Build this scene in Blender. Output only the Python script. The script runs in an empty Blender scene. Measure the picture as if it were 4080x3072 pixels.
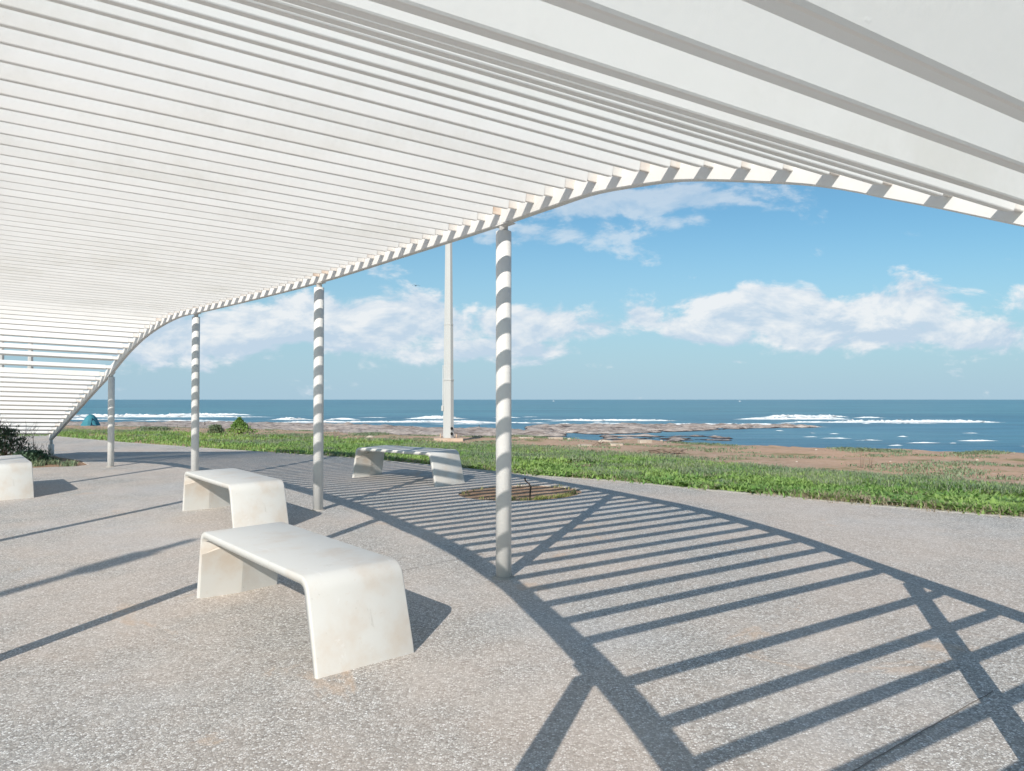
import bpy, bmesh, math, random
import numpy as np
from mathutils import Vector, noise as mnoise
from mathutils.geometry import tessellate_polygon

random.seed(7); RNG = np.random.default_rng(11)
R = math.radians
col = bpy.context.scene.collection
CAMZ = 1.5
F, CX, CY, HZ = 3064.0, 2040.0, 1536.0, 1592.0          # measured on the 4080 px wide photograph
PITCH = math.atan((HZ - CY) / F)

# ------------------------------------------------------------------ measuring helpers
def ray(x, y):
    X = (x - CX) / F; U = -(y - CY) / F; c, s = math.cos(PITCH), math.sin(PITCH)
    return Vector((X, c - U * s, s + U * c))
PN = Vector((-0.0199958, -0.0224263, 0.9995485))       # slope of the plaza
def gz(x, y): return (-1.5 - PN.x * x - PN.y * y) / PN.z + CAMZ      # plaza height
def G(x, y):
    r = ray(x, y); t = -1.5 / r.dot(PN); p = r * t
    return Vector((p.x, p.y, p.z + CAMZ))
SEA = CAMZ - 6.0
EL, AZ = R(30.4), R(18.29)

def smooth(e0, e1, x):
    t = min(1.0, max(0.0, (x - e0) / (e1 - e0))); return t * t * (3 - 2 * t)
def lerp(x, xs, ys): return float(np.interp(x, xs, ys))
def cub(xs, ys, x):
    xs = np.asarray(xs, float); ys = np.asarray(ys, float); m = np.gradient(ys, xs)
    i = int(np.clip(np.searchsorted(xs, x) - 1, 0, len(xs) - 2)); h = xs[i+1] - xs[i]; t = (x - xs[i]) / h
    return float((2*t**3-3*t**2+1)*ys[i] + (t**3-2*t**2+t)*h*m[i] + (-2*t**3+3*t**2)*ys[i+1] + (t**3-t**2)*h*m[i+1])

# ------------------------------------------------------------------ object helpers
def link(name, me, mat=None, parent=None, smooth_angle=None):
    o = bpy.data.objects.new(name, me); col.objects.link(o)
    if mat: me.materials.append(mat)
    if parent: o.parent = parent
    return o
def tag(o, label=None, cat=None, group=None, kind=None):
    if label: o['label'] = label
    if cat: o['category'] = cat
    if group: o['group'] = group
    if kind: o['kind'] = kind
    return o
def empty(name, loc=(0, 0, 0), rz=0):
    o = bpy.data.objects.new(name, None); col.objects.link(o)
    o.location = loc; o.rotation_euler = (0, 0, rz); o.empty_display_size = .1
    return o
def copy_tree(o, parent=None):
    c = o.copy(); col.objects.link(c); c.parent = parent
    for ch in [k for k in bpy.data.objects if k.parent == o]: copy_tree(ch, c)
    return c

class MB:
    """collects faces, then links them as one mesh object"""
    def __init__(s): s.v = []; s.f = []; s.sm = []
    def add(s, verts, faces, sm=False):
        b = len(s.v); s.v += [tuple(v) for v in verts]
        s.f += [tuple(b + i for i in f) for f in faces]; s.sm += [sm] * len(faces); return s
    def loft(s, rings, closed=True, caps=True, sm=True):
        n = len(rings[0]); vs = [p for r in rings for p in r]; fs = []
        for k in range(len(rings) - 1):
            for i in range(n if closed else n - 1):
                j = (i + 1) % n
                fs.append((k*n+i, k*n+j, (k+1)*n+j, (k+1)*n+i))
        s.add(vs, fs, sm)
        if caps:
            s.add(rings[0], [tuple(range(n))[::-1]], False); s.add(rings[-1], [tuple(range(n))], False)
        return s
    def box(s, c, h, bev=0.0, rz=0.0):
        bm = bmesh.new(); bmesh.ops.create_cube(bm, size=1.0)
        for v in bm.verts: v.co = Vector((v.co.x*2*h[0], v.co.y*2*h[1], v.co.z*2*h[2]))
        if bev: bmesh.ops.bevel(bm, geom=bm.edges[:], offset=bev, segments=2, profile=.6, affect='EDGES')
        ca, sa = math.cos(rz), math.sin(rz)
        for v in bm.verts: v.co = Vector((v.co.x*ca - v.co.y*sa + c[0], v.co.x*sa + v.co.y*ca + c[1], v.co.z + c[2]))
        bm.verts.index_update()
        s.add([v.co[:] for v in bm.verts], [[v.index for v in f.verts] for f in bm.faces]); bm.free(); return s
    def tube(s, pts, rad, n=10, caps=True, sm=True):
        pts = [Vector(p) for p in pts]; rad = rad if hasattr(rad, '__len__') else [rad] * len(pts); rings = []
        for k, p in enumerate(pts):
            t = (pts[min(k+1, len(pts)-1)] - pts[max(k-1, 0)]).normalized()
            a = t.cross(Vector((0, 0, 1)) if abs(t.z) < .9 else Vector((1, 0, 0))).normalized(); b = t.cross(a)
            rings.append([(p + a*rad[k]*math.cos(2*math.pi*i/n) + b*rad[k]*math.sin(2*math.pi*i/n))[:] for i in range(n)])
        return s.loft(rings, True, caps, sm)
    def build(s, name, mat, parent=None):
        me = bpy.data.meshes.new(name); me.from_pydata(s.v, [], s.f)
        me.polygons.foreach_set('use_smooth', s.sm); me.update()
        bm = bmesh.new(); bm.from_mesh(me); bmesh.ops.remove_doubles(bm, verts=bm.verts, dist=1e-5)
        bmesh.ops.recalc_face_normals(bm, faces=bm.faces); bm.to_mesh(me); bm.free()
        return link(name, me, mat, parent)
def mesh_np(name, v, f, mat, parent=None, sm=True):
    me = bpy.data.meshes.new(name); v = np.asarray(v, np.float32); f = np.asarray(f, np.int32); k = f.shape[1]
    me.vertices.add(len(v)); me.vertices.foreach_set('co', v.ravel())
    me.loops.add(f.size); me.loops.foreach_set('vertex_index', f.ravel())
    me.polygons.add(len(f)); me.polygons.foreach_set('loop_start', np.arange(len(f), dtype=np.int32) * k)
    me.update(calc_edges=True); me.polygons.foreach_set('use_smooth', [sm] * len(f)); me.update()
    return link(name, me, mat, parent)

# ------------------------------------------------------------------ materials
class NT:
    def __init__(s, tree): s.t = tree; s.n = tree.nodes; s.l = tree.links
    def node(s, ty, **kw):
        n = s.n.new(ty)
        for k, v in kw.items(): setattr(n, k, v)
        return n
    def put(s, sock, v):
        if hasattr(v, 'is_output'): s.l.new(v, sock)
        elif v is not None: sock.default_value = v
    def math(s, op, a, b=None, c=None, clamp=False):
        n = s.node('ShaderNodeMath', operation=op, use_clamp=clamp)
        s.put(n.inputs[0], a); s.put(n.inputs[1], b); s.put(n.inputs[2], c); return n.outputs[0]
    def mix(s, f, a, b, mode='MIX'):
        n = s.node('ShaderNodeMix', data_type='RGBA', blend_type=mode)
        s.put(n.inputs[0], f); s.put(n.inputs[6], a); s.put(n.inputs[7], b); return n.outputs[2]
    def noise(s, vec, scale, detail=4, rough=.55, dist=0, out=0):
        n = s.node('ShaderNodeTexNoise'); s.put(n.inputs['Vector'], vec)
        n.inputs['Scale'].default_value = scale; n.inputs['Detail'].default_value = detail
        n.inputs['Roughness'].default_value = rough; n.inputs['Distortion'].default_value = dist; return n.outputs[out]
    def ramp(s, f, stops, interp='LINEAR'):
        n = s.node('ShaderNodeValToRGB'); s.put(n.inputs[0], f); e = n.color_ramp.elements; n.color_ramp.interpolation = interp
        while len(e) > 1: e.remove(e[-1])
        e[0].position, e[0].color = stops[0][0], (*stops[0][1], 1)
        for p, c in stops[1:]: k = e.new(p); k.color = (*c, 1)
        return n.outputs[0]
    def mapr(s, v, a, b, c=0, d=1, smoothstep=True):
        n = s.node('ShaderNodeMapRange', interpolation_type='SMOOTHSTEP' if smoothstep else 'LINEAR')
        s.put(n.inputs[0], v); n.inputs[1].default_value = a; n.inputs[2].default_value = b
        n.inputs[3].default_value = c; n.inputs[4].default_value = d; return n.outputs[0]
    def scalevec(s, vec, sc):
        n = s.node('ShaderNodeMapping'); s.put(n.inputs[0], vec); n.inputs['Scale'].default_value = sc; return n.outputs[0]
def material(name, rough=.6, spec=.4):
    m = bpy.data.materials.new(name); m.use_nodes = True; t = NT(m.node_tree); b = t.n['Principled BSDF']
    b.inputs['Roughness'].default_value = rough; b.inputs['Specular IOR Level'].default_value = spec
    co = t.node('ShaderNodeTexCoord').outputs['Object']
    return m, t, b, co
def bump(t, b, h, strength, dist):
    n = t.node('ShaderNodeBump'); n.inputs['Strength'].default_value = strength; n.inputs['Distance'].default_value = dist
    t.put(n.inputs['Height'], h); t.l.new(n.outputs[0], b.inputs['Normal'])
M = {}
def paint(name, base, dirt, scale=2.0, rough=.45, amount=.5, bmp=.25):
    m, t, b, co = material(name, rough, .35)
    n1 = t.noise(co, scale, 6, .6); n2 = t.noise(co, scale * 14, 4, .6)
    f = t.math('MULTIPLY', t.mapr(n1, .45, .75), amount)
    c = t.mix(f, (*base, 1), (*dirt, 1)); c = t.mix(t.math('MULTIPLY', t.mapr(n2, .62, .72), .25), c, (*dirt, 1))
    t.put(b.inputs['Base Color'], c); bump(t, b, t.math('ADD', t.noise(co, scale*25, 5, .7), t.math('MULTIPLY', t.mapr(t.noise(co, scale*60, 2, .5), .72, .80), .25)), bmp, .002)
    M[name] = m
paint('white_paint', (.70, .69, .672), (.63, .61, .58), 1.2, .45, .5, .12)
paint('slat_paint', (.81, .80, .78), (.75, .735, .71), 1.0, .5, .5, .22)
paint('bench_concrete', (.60, .59, .56), (.53, .44, .355), 2.2, .65, .8, .15)
paint('bracket_paint', (.76, .73, .69), (.66, .53, .43), 3.0, .5, .7, .12)
paint('rusty_paint', (.74, .62, .52), (.58, .36, .22), 9.0, .7, .9, .4)
paint('lamp_paint', (.50, .50, .49), (.44, .43, .41), 1.0, .4, .4, .1)
paint('pale_stone', (.46, .40, .33), (.34, .26, .20), 4.0, .85, .8, .8)
paint('footing_concrete', (.52, .40, .31), (.42, .27, .19), 4.0, .85, .8, .8)
paint('dark_hole', (.02, .02, .02), (.03, .03, .03), 4.0, .8, .5, .1)
paint('grout', (.40, .37, .33), (.26, .22, .18), 6.0, .9, .8, .5)
paint('dry_wood', (.23, .17, .13), (.12, .09, .07), 9.0, .85, .8, .6)
paint('dark_wood', (.045, .035, .03), (.02, .02, .02), 9.0, .85, .8, .6)
paint('tent_fabric', (.05, .22, .27), (.035, .15, .20), 1.5, .7, .6, .2)
paint('tent_dark', (.02, .05, .08), (.02, .05, .08), 1.5, .7, .6, .2)
paint('gull_feather', (.10, .11, .13), (.05, .05, .06), 9, .7, .6, .2)
paint('boat_paint', (.6, .62, .64), (.6, .6, .6), 3, .5, .6, .2)
paint('joint_filler', (.22, .19, .165), (.15, .13, .11), 3.0, .9, .7, .3)
paint('kerb_concrete', (.44, .42, .38), (.34, .30, .25), 3.0, .8, .7, .5)

for nm in ('slat_paint', 'white_paint'):
    m = M[nm]; t = NT(m.node_tree); b = t.n['Principled BSDF']; co = t.n['Texture Coordinate'].outputs['Object']; src = b.inputs['Base Color'].links[0].from_socket
    sp1 = t.math('MULTIPLY', t.mapr(t.noise(co, 11, 4, .75, .6), .69, .75), t.mapr(t.noise(co, 1.1, 3, .6), .50, .60)); c = t.mix(t.math('MULTIPLY', sp1, .55), src, (.52, .40, .30, 1))
    gr = t.mapr(t.noise(co, .8, 7, .72), .48, .70); c = t.mix(t.math('MULTIPLY', gr, .34), c, (.60, .58, .52, 1)); t.put(b.inputs['Base Color'], c)
m = M['bench_concrete']; t = NT(m.node_tree); b = t.n['Principled BSDF']; co = t.n['Texture Coordinate'].outputs['Object']; src = b.inputs['Base Color'].links[0].from_socket
pit_ = t.mapr(t.noise(co, 46, 3, .6), .70, .76); c = t.mix(t.math('MULTIPLY', pit_, .5), src, (.33, .30, .26, 1)); sc_ = t.mapr(t.noise(t.scalevec(co, (3, 9, 6)), 1, 5, .7, .5), .60, .68); c = t.mix(t.math('MULTIPLY', sc_, .4), c, (.70, .70, .69, 1))
sc2 = t.mapr(t.noise(co, 5.5, 6, .75, .7), .63, .70); c = t.mix(t.math('MULTIPLY', sc2, .45), c, (.44, .42, .38, 1)); t.put(b.inputs['Base Color'], c)

def paving():
    m, t, b, co = material('paving_pebbles', .78, .3)
    v = t.node('ShaderNodeTexVoronoi', feature='F1'); t.put(v.inputs['Vector'], co); v.inputs['Scale'].default_value = 84; v.inputs['Randomness'].default_value = 1
    v2 = t.node('ShaderNodeTexVoronoi', feature='DISTANCE_TO_EDGE'); t.put(v2.inputs['Vector'], co); v2.inputs['Scale'].default_value = 84
    sep = t.node('ShaderNodeSeparateColor'); t.l.new(v.outputs['Color'], sep.inputs[0])
    peb = t.ramp(sep.outputs[0], [(0, (.24, .215, .19)), (.2, (.39, .355, .315)), (.45, (.55, .51, .46)), (.70, (.67, .635, .585)), (.86, (.79, .765, .72)), (1, (.88, .86, .825))])
    big = t.mapr(t.noise(co, .45, 6, .62), .38, .62); mid = t.mapr(t.noise(co, 1.7, 6, .65), .48, .68)
    matrix = t.mix(big, (.44, .42, .39, 1), (.55, .455, .375, 1))
    edge = t.mapr(v2.outputs['Distance'], .04, .16)
    c = t.mix(edge, t.mix(.45, matrix, (.17, .15, .135, 1)), peb)
    c = t.mix(t.math('MULTIPLY', big, .32), c, (.68, .56, .475, 1))
    c = t.mix(t.math('MULTIPLY', mid, .26), c, (.68, .61, .545, 1))
    pale = t.mapr(t.noise(co, .9, 7, .7, .6), .62, .74); c = t.mix(t.math('MULTIPLY', pale, .38), c, (.74, .69, .62, 1))
    stn = t.math('MULTIPLY', t.mapr(t.noise(co, .75, 6, .7, 1.2), .60, .68), .5); c = t.mix(stn, c, (.60, .43, .30, 1))
    drk = t.math('MULTIPLY', t.mapr(t.noise(co, 1.3, 7, .75, .8), .60, .72), .28); c = t.mix(drk, c, (.30, .28, .26, 1))
    grey = t.mapr(t.noise(co, .31, 5, .6), .50, .66); c = t.mix(t.math('MULTIPLY', grey, .30), c, (.55, .55, .56, 1))
    t.put(b.inputs['Base Color'], c)
    bump(t, b, t.math('MULTIPLY', edge, t.math('ADD', sep.outputs[1], .4)), .55, .004)
    return m
M['paving'] = paving()

def terrain_mat():
    m, t, b, co = material('soil_and_turf', .92, .15)
    n = t.noise(co, .55, 7, .62); n2 = t.noise(co, 5, 6, .7); n3 = t.noise(co, .16, 5, .6)
    c = t.mix(t.mapr(n2, .35, .65), (.41, .27, .185, 1), (.54, .39, .29, 1))
    c = t.mix(t.math('MULTIPLY', t.mapr(n3, .45, .6), .5), c, (.58, .37, .25, 1))
    sp = t.node('ShaderNodeTexVoronoi'); t.put(sp.inputs['Vector'], co); sp.inputs['Scale'].default_value = 4.5
    c = t.mix(t.math('MULTIPLY', t.math('LESS_THAN', sp.outputs['Distance'], .13), .6), c, (.62, .55, .46, 1))
    grn = t.mapr(t.math('ADD', n, t.math('MULTIPLY', n2, .25)), .66, .78); c = t.mix(t.math('MULTIPLY', grn, .8), c, (.17, .19, .07, 1))
    sepn = t.node('ShaderNodeSeparateXYZ'); t.l.new(co, sepn.inputs[0])
    low = t.mapr(sepn.outputs[2], -3.2, -2.2, 1, 0); c = t.mix(low, c, (.30, .235, .18, 1))
    t.put(b.inputs['Base Color'], c); bump(t, b, n2, .8, .05); return m
M['terrain'] = terrain_mat()

def soil():
    m, t, b, co = material('bed_soil', .95, .1)
    n = t.noise(co, 7, 7, .7); n1 = t.noise(co, 1.3, 5, .6)
    c = t.mix(t.mapr(n, .35, .7), (.27, .17, .11, 1), (.46, .315, .215, 1)); c = t.mix(t.math('MULTIPLY', t.mapr(n1, .5, .65), .5), c, (.52, .36, .25, 1))
    t.put(b.inputs['Base Color'], c); bump(t, b, n, .9, .03); return m
M['soil'] = soil()

def rock():
    m, t, b, co = material('shore_rock', .85, .25)
    n = t.noise(t.scalevec(co, (.35, .8, 1)), .9, 8, .68); n2 = t.noise(co, .22, 5, .6)
    c = t.mix(t.mapr(n, .36, .64), (.24, .19, .165, 1), (.55, .475, .425, 1)); c = t.mix(t.math('MULTIPLY', t.mapr(n2, .45, .6), .5), c, (.53, .46, .41, 1))
    crk = t.noise(t.scalevec(co, (.22, .9, 1)), 1.6, 6, .7, .8); c = t.mix(t.math('MULTIPLY', t.mapr(crk, .56, .64), .75), c, (.10, .07, .065, 1))
    sp = t.node('ShaderNodeSeparateXYZ'); t.l.new(co, sp.inputs[0])
    wet = t.mapr(t.math('ADD', sp.outputs[2], t.math('MULTIPLY', t.math('SUBTRACT', n, .5), .5)), SEA + .04, SEA + .20, 1, 0)
    c = t.mix(wet, c, (.045, .035, .035, 1)); t.put(b.inputs['Base Color'], c); bump(t, b, n, 1.0, .5); return m
M['rock'] = rock()

def leafmat(name, c1, c2, c3, scale=1.2, transl=.25):
    m, t, b, co = material(name, .55, .3)
    g = t.node('ShaderNodeNewGeometry'); rnd = g.outputs['Random Per Island']
    n = t.mapr(t.noise(co, scale, 4, .6), .38, .62)
    c = t.mix(n, (*c1, 1), (*c2, 1)); c = t.mix(t.math('MULTIPLY', rnd, .75), c, (*c3, 1))
    t.put(b.inputs['Base Color'], c)
    tr = t.node('ShaderNodeBsdfTranslucent'); t.put(tr.inputs[0], c); mx = t.node('ShaderNodeMixShader'); mx.inputs[0].default_value = transl
    out = t.n['Material Output']; t.l.new(b.outputs[0], mx.inputs[1]); t.l.new(tr.outputs[0], mx.inputs[2]); t.l.new(mx.outputs[0], out.inputs[0]); return m
M['leaf'] = leafmat('green_leaf', (.13, .29, .06), (.29, .44, .10), (.36, .47, .18), .9, .3)
M['leaf_grey'] = leafmat('grey_green_leaf', (.13, .22, .12), (.21, .29, .15), (.33, .33, .22), .9, .2)
M['leaf_dry'] = leafmat('dry_leaf', (.34, .27, .19), (.42, .33, .24), (.30, .28, .18), 1.5, .15)
M['leaf_dark'] = leafmat('dark_leaf', (.06, .11, .07), (.09, .16, .09), (.15, .22, .14), 2, .15)
M['leaf_yellow'] = leafmat('yellow_leaf', (.30, .30, .10), (.40, .33, .16), (.24, .30, .10), 3, .2)

def water():
    m, t, b, co = material('sea_water', .32, .32)
    sp = t.node('ShaderNodeSeparateXYZ'); t.l.new(co, sp.inputs[0])
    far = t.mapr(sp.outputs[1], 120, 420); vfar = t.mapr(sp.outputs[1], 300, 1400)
    st = t.noise(t.scalevec(co, (.006, .045, 1)), 1.0, 5, .6); wv3 = t.noise(t.scalevec(co, (.0016, .012, 1)), 1.0, 6, .6)
    wv = t.noise(t.scalevec(co, (.035, .22, 1)), 1.0, 7, .66); wv2 = t.noise(t.scalevec(co, (.008, .055, 1)), 1.0, 5, .6)
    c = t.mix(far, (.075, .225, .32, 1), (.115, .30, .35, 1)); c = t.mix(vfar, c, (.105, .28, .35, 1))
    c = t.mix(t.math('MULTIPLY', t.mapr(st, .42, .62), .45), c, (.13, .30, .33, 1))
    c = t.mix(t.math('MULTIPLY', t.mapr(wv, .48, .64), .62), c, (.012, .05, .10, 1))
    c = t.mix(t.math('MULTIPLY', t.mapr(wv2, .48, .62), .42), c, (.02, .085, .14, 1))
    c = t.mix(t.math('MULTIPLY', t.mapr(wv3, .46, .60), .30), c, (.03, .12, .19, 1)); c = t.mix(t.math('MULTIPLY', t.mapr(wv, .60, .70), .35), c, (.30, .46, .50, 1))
    t.put(b.inputs['Base Color'], c); bump(t, b, t.math('ADD', wv, t.math('MULTIPLY', wv2, 2)), .8, .8); return m
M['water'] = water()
def foam():
    m, t, b, co = material('sea_foam', .7, .3)
    n = t.noise(t.scalevec(co, (.5, .7, 2.2)), 1, 6, .65); c = t.mix(t.mapr(n, .36, .56), (.62, .68, .69, 1), (.90, .91, .90, 1))
    t.put(b.inputs['Base Color'], c); bump(t, b, n, .5, .3); n3 = t.noise(t.scalevec(co, (.22, .9, 1.6)), 1, 5, .7); t.put(b.inputs['Alpha'], t.mapr(n3, .34, .46)); return m
M['foam'] = foam()

# ------------------------------------------------------------------ plaza edge, terrain bounds as functions of bearing q = x / y
edge_px = [(4080, 2064), (3463, 2013), (3080, 1974), (2758, 1947), (2442, 1915), (2213, 1901), (2080, 1890), (1400, 1824), (1008, 1799), (816, 1786), (499, 1764), (206, 1738)]
EDGE = [G(*p) for p in edge_px][::-1]
q_e = [p.x / p.y for p in EDGE]; y_e = [p.y for p in EDGE]
def edge_y(q): return lerp(q, q_e, y_e)
Q = lambda px: (px - CX) / F
def y_plateau(px, py, z=-1.3): return -z * F / (py - HZ)
gq = [Q(v) for v in (0, 300, 817, 1111, 1464, 1785, 2080, 2552, 2856, 3159, 3463, 4080)]
gy = [42, 37, 27.6, 26.2, 24, 21.6, 19.8, 17.1, 15.2, 13.3, 12.2, 10.5]
def grass_y(q): return lerp(q, gq, gy)
bq = [-.67, -.40, -.2, .013, .266, .464, .666, .9]; by_ = [92, 58, 29, 25.5, 24, 22, 20, 18]
def brink_y(q): return lerp(q, bq, by_)

def terr_z(x, y):
    """height of the land beyond the plaza (world)"""
    if y < .5: return gz(x, y) - .12
    q = x / y; ye = edge_y(max(-1.2, min(1.2, q)))
    qq = max(-1.0, min(1.0, q)); yb = brink_y(qq)
    z0 = gz(q * ye, ye) - .03
    if y < ye: return gz(x, y) - .12 + .09 * smooth(ye - 1.2, ye, y)
    zb = -1.41 + CAMZ if qq > .25 else lerp(qq, [-.67, -.4, -.2, .013, .25], [-3.05, -2.15, -1.30, -1.25, -1.38]) + CAMZ
    if y < yb:
        t = (y - ye) / (yb - ye)
        if qq < -.1 and yb > 33:
            z1 = -1.27 + CAMZ; y1 = 29.0
            z = z0 + (z1 - z0) * smooth(ye, y1, y) if y < y1 else z1 + (zb - z1) * (y - y1) / (yb - y1)
        else: z = z0 + (zb - z0) * smooth(0, 1, t)
        a = smooth(0, .15, t)
        z += a * (.05 * mnoise.noise(Vector((x * .5, y * .5, 0))) + .025 * mnoise.noise(Vector((x * 1.7, y * 1.7, 3))))
        return z
    z = zb + (SEA - 1.2 - zb) * smooth(0, 9 + 3 * mnoise.noise(Vector((x * .2, 0, 0))), y - yb)
    return z + .10 * mnoise.noise(Vector((x * .6, y * .6, 5)))

def build_ground():
    V = []; Fc = []
    th = np.concatenate([np.linspace(-88, -38, 40), np.linspace(-37.6, 37.6, 300), np.linspace(38, 88, 40)])
    rr = np.concatenate([np.linspace(3, 30, 90), np.linspace(30.6, 60, 50), np.linspace(61, 130, 50)])
    n = len(rr)
    for a in th:
        s, c = math.sin(R(a)), math.cos(R(a))
        for r in rr:
            Yd = r if abs(a) < 60 else r * .5 / max(c, .03) * max(c, .03) * 2 * c
            if abs(a) < 60: x, y = r * s / c, r
            else: x, y = r * s * 2, r * c * 2
            V.append((x, y, terr_z(x, y)))
    for i in range(len(th) - 1):
        for j in range(n - 1): Fc.append((i*n+j, (i+1)*n+j, (i+1)*n+j+1, i*n+j+1))
    # land behind and under the plaza, out to the horizon
    b = len(V)
    ys = [3.2, 0, -10, -30, -100, -400, -3000]; xs = [-3000, -400, -120, -40, -10, 0, 10, 40, 120, 400, 3000]
    for y in ys:
        for x in xs: V.append((x, y, gz(max(-60, min(60, x)), max(-60, min(60, y))) - .14))
    for i in range(len(ys) - 1):
        for j in range(len(xs) - 1): k = b + i*len(xs) + j; Fc.append((k, k+len(xs), k+len(xs)+1, k+1))
    o = mesh_np('ground', V, Fc, M['terrain']); tag(o, kind='structure'); return o
build_ground()

# plaza: one sheet with the tree pit and the planting bed cut out
pit_c = G(2072, 1962); PIT_R = .82
pit = [Vector((pit_c.x + PIT_R*1.02*math.cos(a), pit_c.y + PIT_R*.9*math.sin(a), 0)) for a in np.linspace(0, 2*math.pi, 48, endpoint=False)]
bed = [G(*p) for p in [(-260, 1903), (-60, 1880), (126, 1864), (200, 1861), (310, 1857), (352, 1851), (318, 1834), (240, 1822), (212, 1813), (120, 1806), (0, 1806), (-200, 1812), (-420, 1840)]]
def build_plaza():
    e = list(EDGE); d = (EDGE[-1] - EDGE[-2]); dl = (EDGE[0] - EDGE[1])
    outer = [EDGE[0] + dl * 3] + e + [EDGE[-1] + d * 2, EDGE[-1] + d * 6, Vector((34, -30, 0)), Vector((-50, -30, 0)), Vector((-50, 20, 0))]
    loops = [[Vector((p.x, p.y, 0)) for p in outer], [Vector((p.x, p.y, 0)) for p in pit], [Vector((p.x, p.y, 0)) for p in bed]]
    tris = tessellate_polygon(loops); vs = [p for l in loops for p in l]
    mb = MB(); mb.add([(p.x, p.y, gz(p.x, p.y)) for p in vs], [t for t in tris])
    for l in loops[1:]:
        n = len(l)
        mb.add([(p.x, p.y, gz(p.x, p.y)) for p in l] + [(p.x, p.y, gz(p.x, p.y) - .10) for p in l], [(i, (i+1) % n, n+(i+1) % n, n+i) for i in range(n)])
    o = mb.build('pavement', M['paving'])
    for p in o.data.polygons:
        if p.normal.z < -.5: p.flip()
    tag(o, kind='structure')
    # concrete edging along the sea side
    mb = MB(); pts = [EDGE[0] + dl * 3] + e + [EDGE[-1] + d * 3]
    for k in range(len(pts) - 1):
        a, b2 = pts[k], pts[k+1]; nn = (b2 - a).cross(Vector((0, 0, 1))).normalized(); nn = nn if nn.y > 0 else -nn
        q0 = [a - nn*.03, a + nn*.07, b2 + nn*.07, b2 - nn*.03]
        top = [(p.x, p.y, gz(p.x, p.y) + .005) for p in q0]; bot = [(p.x, p.y, gz(p.x, p.y) - .10) for p in q0]
        mb.add(top + bot, [(0, 1, 2, 3), (0, 4, 5, 1), (1, 5, 6, 2), (2, 6, 7, 3), (3, 7, 4, 0)])
    o = mb.build('kerb', M['kerb_concrete']); tag(o, kind='structure')
    # joints
    mb = MB()
    def joint(p, q, w=.006):
        a, b2 = G(*p), G(*q); nn = (b2 - a).cross(Vector((0, 0, 1))).normalized() * w; N = 14
        prev = None; row = []
        for i in range(N + 1):
            c = a.lerp(b2, i / N) + nn * (random.random() - .5) * .8
            row += [(c.x - nn.x/2, c.y - nn.y/2, gz(c.x, c.y) + .004), (c.x + nn.x/2, c.y + nn.y/2, gz(c.x, c.y) + .004)]
        mb.add(row, [(2*i, 2*i+1, 2*i+3, 2*i+2) for i in range(N)])
    joint((3442, 3051), (3960, 2755)); joint((1600, 2275), (1925, 2208)); joint((3260, 3160), (3442, 3051))
    o = mb.build('pavement_joint', M['joint_filler']); tag(o, kind='structure')
    # soil in pit and bed
    for nm, l in (('soil', pit), ('soil', bed)):
        cx = sum(p.x for p in l) / len(l); cy = sum(p.y for p in l) / len(l); mb = MB(); rings = []
        for s in (1.004, .8, .6, .4, .2):
            rings.append([(cx + (p.x-cx)*s, cy + (p.y-cy)*s, gz(cx + (p.x-cx)*s, cy + (p.y-cy)*s) - .014 + (.012 if s < 1 else 0) * mnoise.noise(Vector((p.x*3*s, p.y*3*s, 1)))) for p in l])
        mb.loft(rings, True, False, True); mb.add(rings[-1], [tuple(range(len(l)))], True)
        o = mb.build(nm, M['soil']); tag(o, kind='structure')
        for p in o.data.polygons:
            if p.normal.z < 0: p.flip()
build_plaza()

# ------------------------------------------------------------------ sea, rocks, surf
def build_sea():
    V = []; Fc = []
    xs = [-45000, -8000, -1500, -400, 0, 400, 1500, 8000, 45000]; ys = [12, 60, 120, 200, 400, 1000, 4000, 12000, 50000]
    for y in ys:
        for x in xs: V.append((x, y, SEA))
    n = len(xs)
    for i in range(len(ys) - 1):
        for j in range(n - 1): Fc.append((i*n+j, i*n+j+1, (i+1)*n+j+1, (i+1)*n+j))
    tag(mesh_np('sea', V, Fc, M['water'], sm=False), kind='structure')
build_sea()

def sea_pt(px, py, h=6.0):
    Y = h * F / (py - HZ); return Q(px) * Y, Y
def rock_band(name, top, bot, x0, x1, relief, seed, nx=420, ny=80, patchy=0.0, pad=0):
    tx, ty = zip(*top); bx, by2 = zip(*bot); V = []; Fc = []
    for i in range(nx):
        px = x0 + (x1 - x0) * i / (nx - 1); yt = lerp(px, tx, ty); yb = lerp(px, bx, by2)
        _, Yf = sea_pt(px, yt); _, Yn = sea_pt(px, yb); q = Q(px)
        for j in range(ny):
            v = j / (ny - 1) * 1.3 - .15; Y = 1 / (1/Yn + (1/Yf - 1/Yn) * v); x = q * Y
            e = min(smooth(-.02, .10, v), smooth(1.02, .88, v), smooth(x0, x0 + 60, px) if x0 > 500 else 1, smooth(x1, x1 - 60, px))
            n = mnoise.fractal(Vector((x * .20, Y * .26, seed)), 1.0, 2.1, 5); n2 = mnoise.ridged_multi_fractal(Vector((x * .3, Y * .3, seed)), 1, 2, 3, 1, 2)
            h = -.45 + (e * (1 + .85 * n - patchy + patchy * 1.6 * mnoise.noise(Vector((x * .22, Y * .22, seed + 5))))) * relief * 1.25 + .13 * e * (n2 - .8)
            V.append((x, Y, SEA + h))
    for i in range(nx - 1):
        for j in range(ny - 1): Fc.append((i*ny+j, (i+1)*ny+j, (i+1)*ny+j+1, i*ny+j+1))
    o = mesh_np(name, V, Fc, M['rock'], sm=True); tag(o, kind='structure'); return o
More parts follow.
